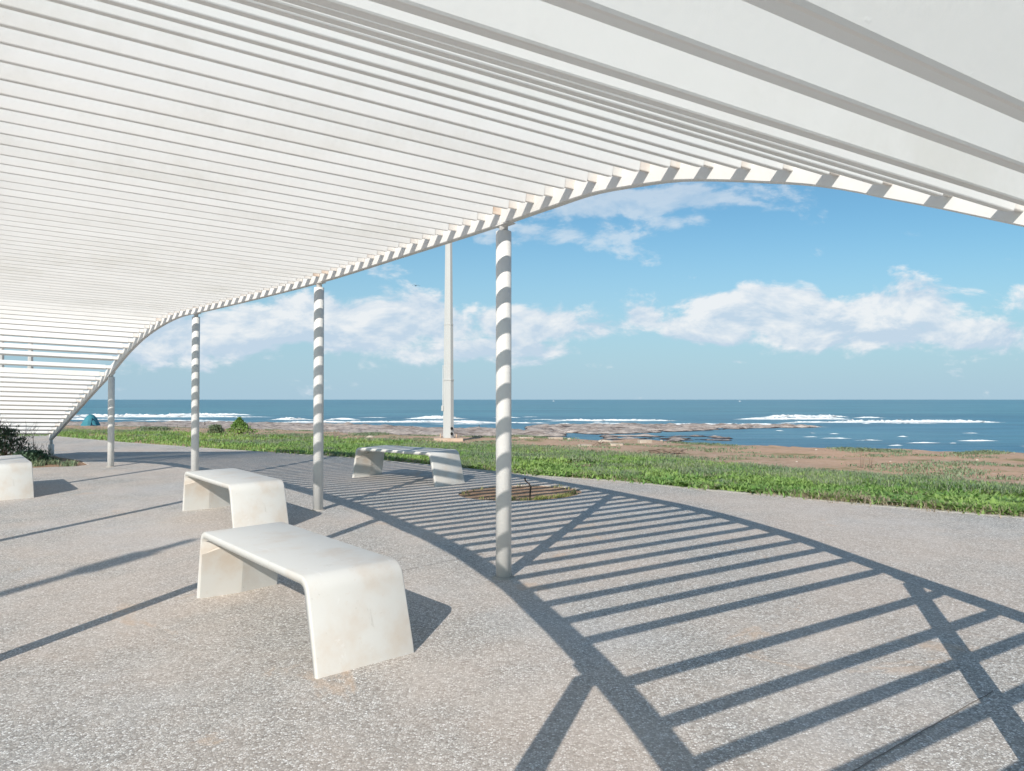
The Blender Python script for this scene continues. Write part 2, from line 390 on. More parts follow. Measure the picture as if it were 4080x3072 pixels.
rock_band('shore_rocks', [(-900, 1676), (300, 1681), (600, 1677), (760, 1677), (960, 1680), (1250, 1684), (1400, 1690), (1560, 1692), (1690, 1705), (1790, 1707), (1900, 1706), (2000, 1709), (2050, 1716), (2130, 1720), (2230, 1722), (2290, 1733)],
          [(-900, 1760), (1500, 1765), (2050, 1746), (2150, 1741), (2290, 1739)], -900, 2290, .58, 1, 560, 90)
rock_band('reef', [(2070, 1697), (2250, 1693), (2450, 1690), (2750, 1690), (3000, 1694), (3300, 1699)],
          [(2070, 1716), (2250, 1727), (2380, 1734), (2500, 1731), (2750, 1720), (3000, 1708), (3300, 1703)], 2060, 3310, .56, 9, 360, 70, .04)
rock_band('low_rocks', [(2350, 1736), (2450, 1731), (2700, 1731), (2900, 1742), (2960, 1748)], [(2350, 1748), (2500, 1762), (2700, 1762), (2960, 1756)], 2350, 2960, .50, 21, 200, 50, .45)

def surf():
    strokes = [  # x0, x1, y(bottom), thickness px, front apron
        (-900, 1094, 1662, 14, 1), (640, 1010, 1654, 9, 1), (-600, 560, 1672, 6, 1), (230, 300, 1668, 8, 1), (530, 900, 1676, 5, 0), (730, 1010, 1680, 6, 0),
        (1065, 1260, 1673, 12, 1), (1060, 2000, 1683, 7, 1), (1290, 1440, 1672, 9, 1), (1605, 1870, 1669, 15, 1), (1560, 1950, 1680, 6, 1), (1800, 2200, 1686, 6, 0), (1960, 2080, 1664, 6, 0), (1130, 1420, 1690, 4, 0), (1700, 1990, 1690, 5, 0), (2080, 2110, 1685, 6, 0),
        (2176, 2708, 1677, 8, 1), (2080, 2260, 1672, 3, 0), (2225, 2275, 1688, 5, 0), (2320, 2560, 1687, 5, 0), (2360, 2400, 1683, 5, 0), (2600, 3140, 1692, 6, 1), (2540, 2800, 1697, 4, 0), (2950, 3310, 1701, 4, 0),
        (2920, 3400, 1671, 10, 1), (3030, 3385, 1662, 11, 1), (3250, 4005, 1683, 12, 1), (3390, 3530, 1665, 6, 1), (3100, 3560, 1684, 6, 1), (3430, 3470, 1688, 5, 0), (3500, 3760, 1687, 4, 0),
        (3080, 3125, 1716, 4, 0), (3195, 3260, 1741, 6, 0), (3265, 3400, 1747, 6, 0), (3400, 3520, 1755, 6, 0), (3530, 3600, 1775, 6, 0), (3605, 3750, 1765, 7, 0), (3570, 3620, 1740, 6, 0), (3805, 3980, 1757, 10, 0), (3830, 3900, 1726, 4, 0), (3780, 3810, 1766, 5, 0), (4060, 4180, 1778, 7, 0), (3210, 3250, 1726, 4, 0), (3300, 3350, 1729, 4, 0), (2460, 2520, 1717, 3, 0), (3080, 3180, 1688, 3, 0), (2080, 2150, 1662, 3, 0), (1420, 1560, 1664, 3, 0)]
    V = []; Fc = []
    for k, (x0, x1, yb, th, ap) in enumerate(strokes):
        nx = max(12, int((x1 - x0) / 5)); prof = [(-.9, .01), (-.55, .10 if ap else .03), (-.2, .45), (0, .92), (.12, 1.0), (.35, .6), (.8, -.05)]
        b = len(V)
        for i in range(nx):
            u = i / (nx - 1); px = x0 + (x1 - x0) * u; tp = .22 if x1 - x0 > 300 else .45; env = smooth(-.02, tp, u) * smooth(1.02, 1 - tp, u)
            yc = yb + 1.6 * mnoise.noise(Vector((px * .012, k, 0))); X, Y = sea_pt(px, yc); mpp = Y / F
            H = (.85 if ap else .5) * th * mpp * env * (1 + .45 * mnoise.noise(Vector((px * .03, k * 3, 1))) + .35 * mnoise.noise(Vector((px * .11, k * 3, 2))) + .2 * mnoise.noise(Vector((px * .35, k, 2)))); wd = th * mpp * (3.6 if ap else 1.5) * env
            for (d, h) in prof:
                yy = Y + d * wd * (1 + .3 * mnoise.noise(Vector((px * .05, d * 5, k))))
                V.append((Q(px) * yy, yy, SEA + .015 + H * .92 * h * (1 + .25 * mnoise.noise(Vector((px * .12, d * 3, k))))))
        m = len(prof)
        for i in range(nx - 1):
            for j in range(m - 1): Fc.append((b+i*m+j, b+(i+1)*m+j, b+(i+1)*m+j+1, b+i*m+j+1))
    o = mesh_np('surf', V, Fc, M['foam']); tag(o, 'white lines of surf breaking on the sea beyond the rocks', 'surf', kind='stuff')
surf()

# ------------------------------------------------------------------ pergola
PA = [(3.62, -1.35), (3.30, -.60), (2.98, .2), (2.62, 1.12), (2.22, 2.0), (1.83, 2.68), (1.45, 3.37), (1.08, 4.0), (.70, 4.63), (.31, 5.29), (-.08, 5.98), (-1.15, 7.65), (-2.36, 9.35), (-3.65, 10.85), (-5.02, 12.3), (-6.42, 13.7), (-7.86, 15.1), (-9.3, 16.55), (-10.8, 18.05), (-11.6, 18.85)]
dA = np.r_[0, np.cumsum(np.hypot(*np.diff(np.array(PA), axis=0).T))]; S0 = dA[10]
HT = [(-69, .05), (-64.7, .37), (-58.4, .93), (-51.9, 1.50), (-48.2, 1.82), (-45.5, 2.10), (-43.9, 2.25), (-41.6, 2.43), (-39.3, 2.56), (-37.1, 2.65), (-35.2, 2.70), (-32, 2.713), (3, 2.713), (4.9, 2.70), (6.5, 2.655), (8, 2.60), (9.2, 2.53), (10.4, 2.45), (11.4, 2.38), (12.3, 2.30), (13, 2.228), (13.8, 2.15), (15.1, 2.015), (17, 1.82), (20, 1.53), (26, 1.0), (33, .38)]
hi, hh = zip(*HT)
U = Vector((math.sin(R(56.4)), math.cos(R(56.4)), 0)); PNV = Vector((-U.y, U.x, 0))
def A_pt(i):
    s = S0 - i * .25; x = cub(dA, [p[0] for p in PA], s); y = cub(dA, [p[1] for p in PA], s)
    return Vector((x, y, gz(x, y) + cub(hi, hh, i)))
W_i = [-69, -44, -40, -32, -20, -16, -12, -8, -4, 0, 4, 8, 12, 16, 20, 33]; W_v = [3.42, 3.42, 3.47, 3.50, 3.53, 3.51, 3.49, 3.47, 3.46, 3.46, 3.45, 3.40, 3.25, 3.08, 3.06, 3.06]
def W(i): return cub(W_i, W_v, i)
def BDZ(i): return lerp(i, [-69, 8, 15, 20, 33], [.10, .10, .03, 0, 0])      # the landward ends sit a little higher
def B_pt(i): return A_pt(i) - U * W(i) + Vector((0, 0, BDZ(i)))
pergola = empty('pergola', (0, 0, 0))
tag(pergola, 'white slatted steel pergola sweeping overhead in a wave down to the ground', 'pergola')
def beam(fn):
    mb = MB(); rings = []; seg = np.arange(-65.0, 32.01, .5)
    for i in seg:
        p = fn(i); t = (fn(i + .3) - fn(i - .3)).normalized(); s = Vector((t.y, -t.x, 0)).normalized(); up = s.cross(t).normalized()
        if up.z < 0: up = -up
        w, h, c = .032, .15, .006
        rings.append([(p + s*a + up*b)[:] for a, b in ((-w+c, 0), (w-c, 0), (w, c), (w, h-c), (w-c, h), (-w+c, h), (-w, h-c), (-w, c))])
    mb.loft(rings, True, True, False); return mb.build('beam', M['white_paint'], pergola)
beam(A_pt); beam(B_pt)

def alpha(i):
    if i < -49.2 and i > -50: return 100
    return lerp(i, [-66, -50.2, -46, -40, -35, 0, 10, 15, 17, 19, 33], [140, 140, 130, 98, 80, 79, 79, 75, 72, 64, 64])
slat_i = list(range(-32, 16)) + [-33 - k * 1.04 for k in range(14)] + [-48.05] + [-49.5 - k * 1.03 for k in range(15)] + [16.6, 17.84, 18.76] + [19.8 + k * 1.04 for k in range(12)]
slat_i = sorted(slat_i); slat_objs = {}
AW, BW = .100, .044
for i in slat_i:
    p0 = A_pt(i); al = R(alpha(i) + random.uniform(-1.2, 1.2)); w = W(i)
    t = (A_pt(i + .3) - A_pt(i - .3)).normalized()
    q1 = p0 + Vector((0, 0, lerp(i, [0, 8, 12, 15, 16.6, 17.6, 33], [.060, .050, .042, .036, .020, .030, .030]) + random.uniform(-.002, .002)))
    dn = lambda a, b: PNV * a + Vector((0, 0, b))
    c1 = dn(0, 0); c2 = dn(-BW*math.sin(al), -BW*math.cos(al)); up = dn(-AW*math.cos(al), AW*math.sin(al))
    if i < -40:  # leaning slats are held from their lower inner corner
        q1 = q1 + Vector((0, 0, .004))
    cs = [c1, c2, c2 + up, c1 + up]; ring = []
    rc = .0055
    for k in range(4):
        a, b, c = cs[k-1], cs[k], cs[(k+1) % 4]; e1 = (a - b).normalized(); e2 = (c - b).normalized()
        ring += [b + e1*rc, b + e1*rc*.3 + e2*rc*.3, b + e2*rc]
    def shell(s0, s1, name, mat, parent, rg, nseg=1):
        mb = MB(); rings = []
        for k in range(nseg + 1):
            s = s0 + (s1 - s0) * k / nseg
            rings.append([(q1 - U*s + Vector((0, 0, BDZ(i) * s / w)) + v)[:] for v in rg])
        mb.loft(rings, True, True, False); return mb.build(name, mat, parent)
    sl = shell(.115, w - .062, 'slat', M['slat_paint'], pergola, ring); slat_objs[i] = sl
    # brackets: small U tabs that hold the slat between the beams
    cen = (c1 + c2) * .5 + up * .5; rust = abs(i) < .1 or abs(i + 15) < .1 or abs(i + 16) < .1
    for (s0, s1) in ((.034, .1145), (w - .0615, w - .034)):
        g = [cen + (v - cen) * .8 for v in ring]
        bm_ = M['rusty_paint'] if (rust and s0 < 1) else M['bracket_paint']
        ob = shell(s0, s1, 'bracket', bm_, sl, g)

def column(i, fn):
    top = fn(i); x, y = top.x, top.y; zb = gz(x, y); hcol = top.z - zb
    neck = min(.12, hcol * .3); mb = MB(); r = .0605
    zt = top.z - .055 if hcol > .6 else zb + hcol * .72
    ring = lambda rr, z: [(x + rr*math.cos(a), y + rr*math.sin(a), z) for a in np.linspace(0, 2*math.pi, 32, endpoint=False)]
    mb.loft([ring(r, zb - .05), ring(r, zt - .004), ring(r - .004, zt)], True, True, True)
    c = mb.build('column', M['white_paint'], pergola)
    mb = MB(); ringw = lambda rr, z: [(x + rr*(1 + .10*mnoise.noise(Vector((a*1.7, i, 2))))*math.cos(a), y + rr*(1 + .10*mnoise.noise(Vector((a*1.7, i, 2))))*math.sin(a), z) for a in np.linspace(0, 2*math.pi, 28, endpoint=False)]
    mb.loft([ringw(.088, zb - .03), ringw(.086, zb + .003), ringw(.068, zb + .010)], True, True, True); mb.build('grout_collar', M['grout'], c)
    mb = MB(); mb.loft([ring(.034, zt), ring(.034, top.z + (.10 if hcol > .6 else .03))], True, True, True); mb.build('neck', M['white_paint'], c)
    if hcol < .6: return
    t = (fn(i + .4) - fn(i - .4)).normalized(); s = Vector((t.y, -t.x, 0)).normalized(); up = s.cross(t).normalized(); up = up if up.z > 0 else -up
    o8 = []
    for a in (-.11, .11):
        for b in (-.042, .042):
            for cc in (-.010, -.001): o8.append((top + t*a + s*b + up*cc)[:])
    mb = MB(); mb.add(o8, [(0, 1, 3, 2), (4, 6, 7, 5), (0, 4, 5, 1), (2, 3, 7, 6), (0, 2, 6, 4), (1, 5, 7, 3)]); mb.build('saddle_plate', M['white_paint'], c)
for i in (15.7, .12, -16.2, -32.6, -48.2, -64.8, 31.2): column(i, A_pt)
for i in (15.95, -.2, -16.5, -32.6, -48.2, -64.5, 31.2): column(i, B_pt)

# ------------------------------------------------------------------ benches
def make_bench():
    root = empty('bench')
    L2, h, w, th, sp, r = 1.02, .50, .2875, .045, .12, .105
    # outer profile from seat centre to foot
    ang = math.atan2(h, sp + .0)                     # slope of the leg
    P = []
    foot = Vector((L2, 0)); d = Vector((-sp, h)).normalized()
    corner = foot + d * (h / d.y)                    # meeting of leg line and seat line
    tn = r * math.tan((math.pi/2 - math.atan2(sp, h)) / 2)
    c = Vector((corner.x - tn, h - r))
    a1 = math.atan2(d.x * -1, 0) if 0 else None
    nrm = Vector((h, sp)).normalized(); a_end = math.atan2(nrm.y, nrm.x)
    arc = [(c.x + r*math.cos(a), c.y + r*math.sin(a), math.cos(a), math.sin(a)) for a in np.linspace(math.pi/2, a_end, 9)]
    def section(x, z, nx, nz, hw, thk):
        e = .010; xi, zi = x - nx*thk, z - nz*thk
        # rounded slab section across the bench width
        return [(x - nx*e, -hw, z - nz*e), (x - nx*e*.3, -hw + e*.3, z - nz*e*.3), (x, -hw + e, z), (x, hw - e, z), (x - nx*e*.3, hw - e*.3, z - nz*e*.3), (x - nx*e, hw, z - nz*e), (xi, hw, zi), (xi, -hw, zi)]
    seat = MB(); xs = np.linspace(-c.x, c.x, 9); rings = []
    left = [(-a, b, -cx_, cz) for a, b, cx_, cz in arc[::-1]]
    for (x, z, nx, nz) in left: rings.append(section(x, z, nx, nz, w, th))
    for x in xs[1:-1]: rings.append(section(x, h - .0015*math.cos(x*1.5), 0, 1, w, th))
    for (x, z, nx, nz) in arc: rings.append(section(x, z, nx, nz, w, th))
    e2 = Vector((arc[-1][0], arc[-1][1])).lerp(foot, .05); rings.append(section(e2.x, e2.y, nrm.x, nrm.y, w, th)); rings.insert(0, [(-a, b, cc) for a, b, cc in section(e2.x, e2.y, nrm.x, nrm.y, w, th)])
    seat.loft(rings, True, False, True); seat.build('seat', M['bench_concrete'], root)
    for sgn in (-1, 1):
        leg = MB(); top = Vector((e2.x, e2.y)); rings = []
        for k in range(7):
            u = k / 6; p = top.lerp(foot, u); rings.append([(a*sgn, b, cc) for a, b, cc in section(p.x, p.y, nrm.x, nrm.y, w*(1 + .02*u), th*(1-.25*u))])
        # the foot is cut level with the paving
        rings[-1] = [(a, b, -.02) for a, b, cc in rings[-1]]
        leg.loft(rings, True, False, True); lo = leg.build('leg', M['bench_concrete'], root)
        # wedge on the inner face of the leg, with a sharp central ridge
        g = MB(); hr = .385; dd = .036; xi = lambda z: foot.x - sp*z/h - th*1.06
        pts = [(xi(0), -w*.985, -.02), (xi(0) - dd, 0, -.02), (xi(0), w*.985, -.02), (xi(.40) - dd*.8, 0, .40), (xi(.415), -w*.985, .415), (xi(.33), w*.985, .33), (xi(.43), 0, .43)]
        pts = [(a*sgn, b, cc) for a, b, cc in pts]
        g.add(pts, [(0, 1, 3, 4), (1, 2, 5, 3), (3, 5, 6), (3, 6, 4), (0, 4, 6, 5, 2), (0, 2, 1)])
        g.build('leg_wedge', M['bench_concrete'], lo)
    return root
B0 = make_bench()
def place(o, x, y, az):
    o.location = (x, y, gz(x, y) - .004)
    n = Vector(PN); d = Vector((math.sin(R(az)), math.cos(R(az)), 0)); d = (d - n * d.dot(n)).normalized(); s = n.cross(d)
    from mathutils import Matrix
    o.rotation_euler = Matrix((d, s, n)).transposed().to_euler()
spots = [(-1.405, 4.94, -38.6, 'white concrete bench nearest the camera, seat scuffed, casting a shadow to its right'),
         (-3.22, 8.87, -37.0, 'white concrete bench directly behind the nearest bench, in full sun with a tan-stained leg'),
         (-1.66, 12.10, -48.0, 'white concrete bench striped by slat shadows beside the round tree pit'),
         (-7.62, 11.57, -37.0, 'white concrete bench cut off by the left frame edge, in front of the planting bed')]
for k, (x, y, az, lab) in enumerate(spots):
    b = B0 if k == 0 else copy_tree(B0)
    place(b, x, y, az); tag(b, lab, 'bench', 'white concrete benches on the plaza')

# ------------------------------------------------------------------ street lamps
def make_lamp():
    root = empty('street_lamp')
    mb = MB(); mb.box((0, 0, .03), (.44, .44, .05), .01); mb.build('footing', M['footing_concrete'], root)
    mb = MB(); oct_ = lambda r, z: [(r*math.cos(a), r*math.sin(a), z) for a in np.linspace(math.pi/8, math.pi/8 + 2*math.pi, 8, endpoint=False)]
    mb.loft([oct_(.175, .08), oct_(.168, 1.85)], True, True, False); pl = mb.build('lower_pole', M['lamp_paint'], root)
    mb = MB(); mb.loft([oct_(.160, 1.85), oct_(.150, 3.55)], True, False, False); mb.loft([oct_(.142, 3.55), oct_(.07, 10.0)], True, True, False); mb.build('upper_pole', M['lamp_paint'], root)
    mb = MB(); mb.loft([oct_(.181, 1.83), oct_(.181, 1.875)], True, True, False); mb.loft([oct_(.158, 3.53), oct_(.158, 3.56)], True, True, False); mb.build('collar', M['lamp_paint'], root)
    mb = MB()
    for z in (.21, .37): mb.tube([(.095, -.158, z), (.105, -.172, z)], .045, 14)
    mb.build('cable_hole', M['dark_hole'], pl)
    mb = MB(); mb.tube([(-.17, -.07, .9), (-.178, -.07, 1.0), (-.168, -.07, 2.3)], .014, 8); mb.box((-.19, -.07, .98), (.03, .03, .08), .004); mb.build('cable_conduit', M['lamp_paint'], root)
    mb = MB()
    for a in (45, 135, 225, 315): mb.tube([(.34*math.cos(R(a)), .34*math.sin(R(a)), .06), (.34*math.cos(R(a)), .34*math.sin(R(a)), .2)], .022, 8)
    mb.build('anchor_bolt', M['footing_concrete'], root)
    mb = MB(); mb.tube([(0, 0, 9.95), (.5, 0, 10.25), (1.3, 0, 10.35)], [.05, .045, .04], 10); mb.build('arm', M['lamp_paint'], root)
    mb = MB(); mb.box((1.6, 0, 10.36), (.36, .14, .05), .03); mb.build('lamp_head', M['lamp_paint'], root)
    return root
def land(px, py, z=-1.3):
    Y = -z * F / (py - HZ); x = Q(px) * Y; return x, Y
LAMP = make_lamp()
x, y = land(1787, 1757, -1.27); LAMP.location = (x, y, terr_z(x, y) + .02); LAMP.rotation_euler = (0, 0, R(5))
tag(LAMP, 'grey octagonal street lamp pole on a concrete footing in the grass by the sea', 'street lamp')
gs = G(900, 2113); b2 = gs - 16.7 * Vector((math.sin(AZ), math.cos(AZ), 0))
for (x, y, z, lab) in ((Q(120) * 44, 44, None, 'street lamp post seen through the slat gap, the wider one'), (Q(5) * 47, 47, None, 'street lamp post at the left frame edge, seen through the slat gap')):
    o = copy_tree(LAMP); o.location = (x, y, terr_z(x, y)); o.rotation_euler = (0, 0, R(20)); tag(o, lab, 'street lamp')
o = copy_tree(LAMP); o.location = (b2.x, b2.y, gz(b2.x, b2.y) - .05); o.rotation_euler = (0, 0, math.atan2(-math.cos(AZ), -math.sin(AZ))); tag(o, 'street lamp behind the viewer whose long soft shadow crosses the plaza', 'street lamp')

# ------------------------------------------------------------------ grass and weeds
def blades(pos, hgt, wid, lean, name, mat, nseg=2, nper=1, spread=.05):
    """pos (n,3); each position gets nper leaves, each a bent tapering strip with a fold"""
    pos = np.repeat(pos, nper, 0); n = len(pos)
    a = RNG.uniform(0, 2*np.pi, n); h = hgt * RNG.uniform(.55, 1.25, n); h = h if np.ndim(hgt) == 0 else h
    w = wid * RNG.uniform(.6, 1.3, n); ln = lean * RNG.uniform(.3, 1.3, n)
    base = pos + np.c_[RNG.normal(0, spread, n), RNG.normal(0, spread, n), np.zeros(n)]
    dx, dy = np.cos(a), np.sin(a); px_, py_ = -dy, dx
    V = np.zeros((n, 5, 3)); 
    m1 = base + np.c_[dx*h*ln*.35, dy*h*ln*.35, h*.55]; tip = base + np.c_[dx*h*ln*1.1, dy*h*ln*1.1, h*(1 - .25*ln)]
    side = np.c_[px_, py_, np.zeros(n)]
    V[:, 0] = base - side*w[:, None]*.25; V[:, 1] = base + side*w[:, None]*.25
    V[:, 2] = m1 + side*w[:, None]*.5; V[:, 3] = m1 - side*w[:, None]*.5; V[:, 4] = tip
    b = np.arange(n)[:, None] * 5
    F1 = np.concatenate([b + np.array([0, 1, 2]), b + np.array([0, 2, 3]), b + np.array([3, 2, 4])], 0)
    return mesh_np(name, V.reshape(-1, 3), F1, mat, sm=False)
def scatter(n, fn):
    out = []
    while len(out) < n:
        p = fn()
        if p: out.append(p)
    return np.array(out)
def grass_pt(dens_pow=1.6, f0=0.0, f1=1.0, thr=-.9, ns=.35, seed=0):
    q = random.uniform(-1.0, .95); ye = edge_y(q); yg = grass_y(q)
    # pick q so that density per area is about even, a little denser close by
    u = random.random(); v = f0 + (f1 - f0) * u; y = ye + .10 + (yg - ye) * v
    if random.random() > min(1.0, (y / 30.0) ** 1.0 * 1.0 + .25): return None
    x = q * y
    if mnoise.noise(Vector((x*ns, y*ns, seed))) < thr: return None
    return (x, y, terr_z(x, y))
def near_pt(f0, f1, thr, ns, seed, q0=-.3, q1=.80):
    q = random.uniform(q0, q1); ye = edge_y(q); yg = grass_y(q); y = ye + .10 + (yg - ye) * (f0 + (f1 - f0) * random.random()); x = q * y
    if mnoise.noise(Vector((x*ns, y*ns, seed))) < thr: return None
    return (x, y, terr_z(x, y))
g1 = np.concatenate([scatter(9000, lambda: near_pt(0, .84, -.20, .6, 1)), scatter(6500, lambda: grass_pt(f0=0, f1=.95, thr=-.35, seed=2))])
o = blades(g1, .115, .026, .85, 'grass', M['leaf'], nper=9, spread=.07); tag(o, 'bright green weeds and grass along the plaza edge', 'grass', kind='stuff')
g2 = np.concatenate([scatter(2600, lambda: near_pt(.45, 1.02, -.02, .5, 4)), scatter(1500, lambda: near_pt(0, .5, .15, .9, 5)), scatter(3600, lambda: grass_pt(f0=.3, f1=1.05, thr=.0, seed=7))])
o = blades(g2, .13, .015, .5, 'tall_grass', M['leaf_grey'], nper=9, spread=.06); tag(o, 'grey green spiky grass on the sea side of the weeds', 'grass', kind='stuff')
g3 = np.concatenate([scatter(1500, lambda: near_pt(.5, 1.06, .0, .6, 9)), scatter(700, lambda: near_pt(0, .5, .38, 1.1, 11)), scatter(500, lambda: near_pt(0, .04, -.2, 1.5, 12))])
o = blades(g3, .11, .011, .9, 'dry_grass', M['leaf_dry'], nper=10, spread=.09); tag(o, 'dry straw-coloured grass between the green weeds', 'grass', kind='stuff')
# broad rosettes close to the edge
g4 = scatter(1100, lambda: near_pt(0, .45, -.25, .8, 14, -.1, .8))
o = blades(g4, .12, .065, 1.5, 'weeds', M['leaf'], nper=9, spread=.02); tag(o, 'broad-leaved green weeds at the kerb', 'weeds', kind='stuff')
# sparse tufts on the bare soil and along the brink
def soil_pt():
    q = random.uniform(-.6, .8); y = random.uniform(grass_y(q), brink_y(q) + .5) if random.random() < .6 else brink_y(q) + random.uniform(-1.2, .4); x = q * y
    if mnoise.noise(Vector((x*.45, y*.8, 31))) < .16: return None
    return (x, y, terr_z(x, y))
o = blades(scatter(3000, soil_pt), .06, .022, .9, 'soil_tufts', M['leaf_grey'], nper=7, spread=.10); tag(o, 'thin low tufts of grass over the reddish soil', 'grass', kind='stuff')

def bush(name, x, y, w, h, leafn, size, mat, label, cat='bush', lo=0.0, dry=False, cone=.6, z=None):
    z = terr_z(x, y) if z is None else z; root = empty(name, (x, y, z)); P = []
    for _ in range(leafn):
        u = random.random() ** .8; a = random.uniform(0, 2*math.pi); rr = w/2 * (1 - cone*u) * random.random() ** .45 * (1 + .35*mnoise.noise(Vector((a*1.5, u*3, x))))
        P.append((rr*math.cos(a), rr*math.sin(a), lo + h*u*(.9 + .2*random.random())))
    P = np.array(P); o = blades(P, size, size*.42, 1.1, 'foliage', mat, nper=4, spread=size*.4); o.parent = root
    mb = MB()
    for _ in range(10):
        a = random.uniform(0, 6.28); k = random.uniform(.3, .9); mb.tube([(0, 0, -.02), (w*.2*math.cos(a), w*.2*math.sin(a), h*.4), (w*.4*k*math.cos(a), w*.4*k*math.sin(a), h*k)], [.016, .010, .004], 5)
    mb.build('stem', M['dry_wood'], root); tag(root, label, cat); return root
x, y = land(860, 1731, -1.28); bush('bush', x, y, .72, .30, 420, .075, M['leaf_grey'], 'small dark green bush behind the weeds, left of the taller bush')
x, y = land(955, 1735, -1.28); bush('bush', x, y, 1.25, .54, 620, .07, M['leaf'], 'taller conical green bush standing above the weeds against the rocks', cone=1.0)
x, y = land(612, 1713, -1.45); bush('bush', x, y, 1.9, .16, 420, .09, M['leaf_grey'], 'low spreading green patch on the soil left of the two bushes', cone=.3)

# planting bed at the foot of the pergola
bz = lambda x, y: gz(x, y) - .012
def bedp(px, py): p = G(px, py); return p.x, p.y
x, y = bedp(-5, 1838); sh = bush('shrub', x, y, 1.5, .72, 900, .06, M['leaf_dark'], 'dark green shrub in the planting bed at the left frame edge', z=bz(x, y))
x, y = bedp(120, 1846); bush('shrub', x, y, 1.15, .24, 520, .06, M['leaf_dark'], 'low dark shrub spreading in the shaded part of the planting bed', z=bz(x, y))
def twiggy(name, x, y, n, h, spread, mat, label, cat, z, rad=.006):
    mb = MB()
    def br(p, d, L, r, k):
        pts = [p]; q = Vector(p)
        for _ in range(4):
            d = (d + Vector((random.uniform(-.35, .35), random.uniform(-.35, .35), random.uniform(-.1, .2)))).normalized(); q = q + d * L / 4; pts.append(q.copy())
        mb.tube(pts, [r, r*.85, r*.7, r*.55, r*.35], 5)
        if k:
            for _ in range(3): br(pts[random.randint(1, 4)], (d + Vector((random.uniform(-1, 1), random.uniform(-1, 1), random.uniform(-.1, .6)))).normalized(), L*.55, r*.6, k-1)
    for _ in range(n): br(Vector((random.uniform(-spread, spread), random.uniform(-spread*.4, spread*.4), 0)), Vector((random.uniform(-.6, .6), random.uniform(-.6, .6), 1)).normalized(), h, rad, 2)
    o = mb.build(name, mat); o.location = (x, y, z); tag(o, label, cat); return o
x, y = bedp(62, 1838); twiggy('dry_shrub', x, y, 7, .78, .32, M['dark_wood'], 'bare twiggy shrub standing in the bed below the lowest slats', 'shrub', bz(x, y), .009)
x, y = bedp(152, 1838); twiggy('dry_shrub', x, y, 9, .30, .30, M['dark_wood'], 'low tangle of dry twigs beside the short pergola post', 'shrub', bz(x, y), .006)
def bedw():
    px = random.uniform(125, 300); py = random.uniform(1846, 1858); p = G(px, py)
    return None if mnoise.noise(Vector((p.x*2.2, p.y*2.2, 4))) < -.05 else (p.x, p.y, bz(p.x, p.y))
o = blades(scatter(75, bedw), .12, .016, .6, 'bed_weeds', M['leaf_grey'], nper=6, spread=.03); tag(o, 'yellow green weeds along the front of the planting bed', 'weeds', kind='stuff')
# tree pit: dry grass on the near rim and a broken sapling
def pitw():
    a = random.uniform(0, 2*math.pi) if random.random() < .25 else random.uniform(math.pi*1.35, math.pi*1.95); k = random.uniform(.84, .97); x = pit_c.x + PIT_R*k*math.cos(a); y = pit_c.y + PIT_R*.88*k*math.sin(a); return (x, y, gz(x, y) - .012)
o = blades(scatter(110, pitw), .06, .007, .6, 'pit_grass', M['leaf_yellow'], nper=7, spread=.02); tag(o, 'dry yellow grass around the rim of the round tree pit', 'grass', kind='stuff')
p = G(2111, 1990); mb = MB(); mb.tube([(0, 0, -.04), (.005, 0, .10), (.012, 0, .16), (-.01, .01, .20), (-.055, .02, .235), (-.065, .02, .275)], [.011, .010, .012, .010, .009, .010], 7); o = mb.build('broken_sapling', M['dark_wood']); o.location = p
tag(o, 'dark bent sapling stump sticking out of the round tree pit', 'sapling')

# ------------------------------------------------------------------ stones, driftwood and small things on the shore land
def stone(px, py, wpx, hpx, kind, label, k):
    x, y = land(px, py, -1.30 if px < 2500 else -1.38); mp = y / F; w, h = wpx*mp, hpx*mp
    bm = bmesh.new()
    if kind == 'block': bmesh.ops.create_cube(bm, size=1.0); bmesh.ops.bevel(bm, geom=bm.edges[:], offset=.05, segments=1, affect='EDGES'); bmesh.ops.subdivide_edges(bm, edges=bm.edges[:], cuts=2, use_grid_fill=True)
    else: bmesh.ops.create_icosphere(bm, subdivisions=3, radius=.55)
    for v in bm.verts:
        d = 1 + .16 * mnoise.noise(v.co * 2.3 + Vector((k*3.1, 0, 0))) * (1 if kind == 'rock' else .4)
        v.co = Vector((v.co.x*w*d, v.co.y*max(w*.55, h)*d, (v.co.z + .35)*h*1.3*d))
    me = bpy.data.meshes.new('stone'); bm.to_mesh(me); bm.free(); o = link('stone_block' if kind == 'block' else 'rock', me, M['pale_stone'])
    o.location = (x, y, terr_z(x, y) - .02); o.rotation_euler = (0, 0, random.uniform(-.25, .25)); tag(o, label, 'stone', 'pale stones on the bare soil by the sea'); return o
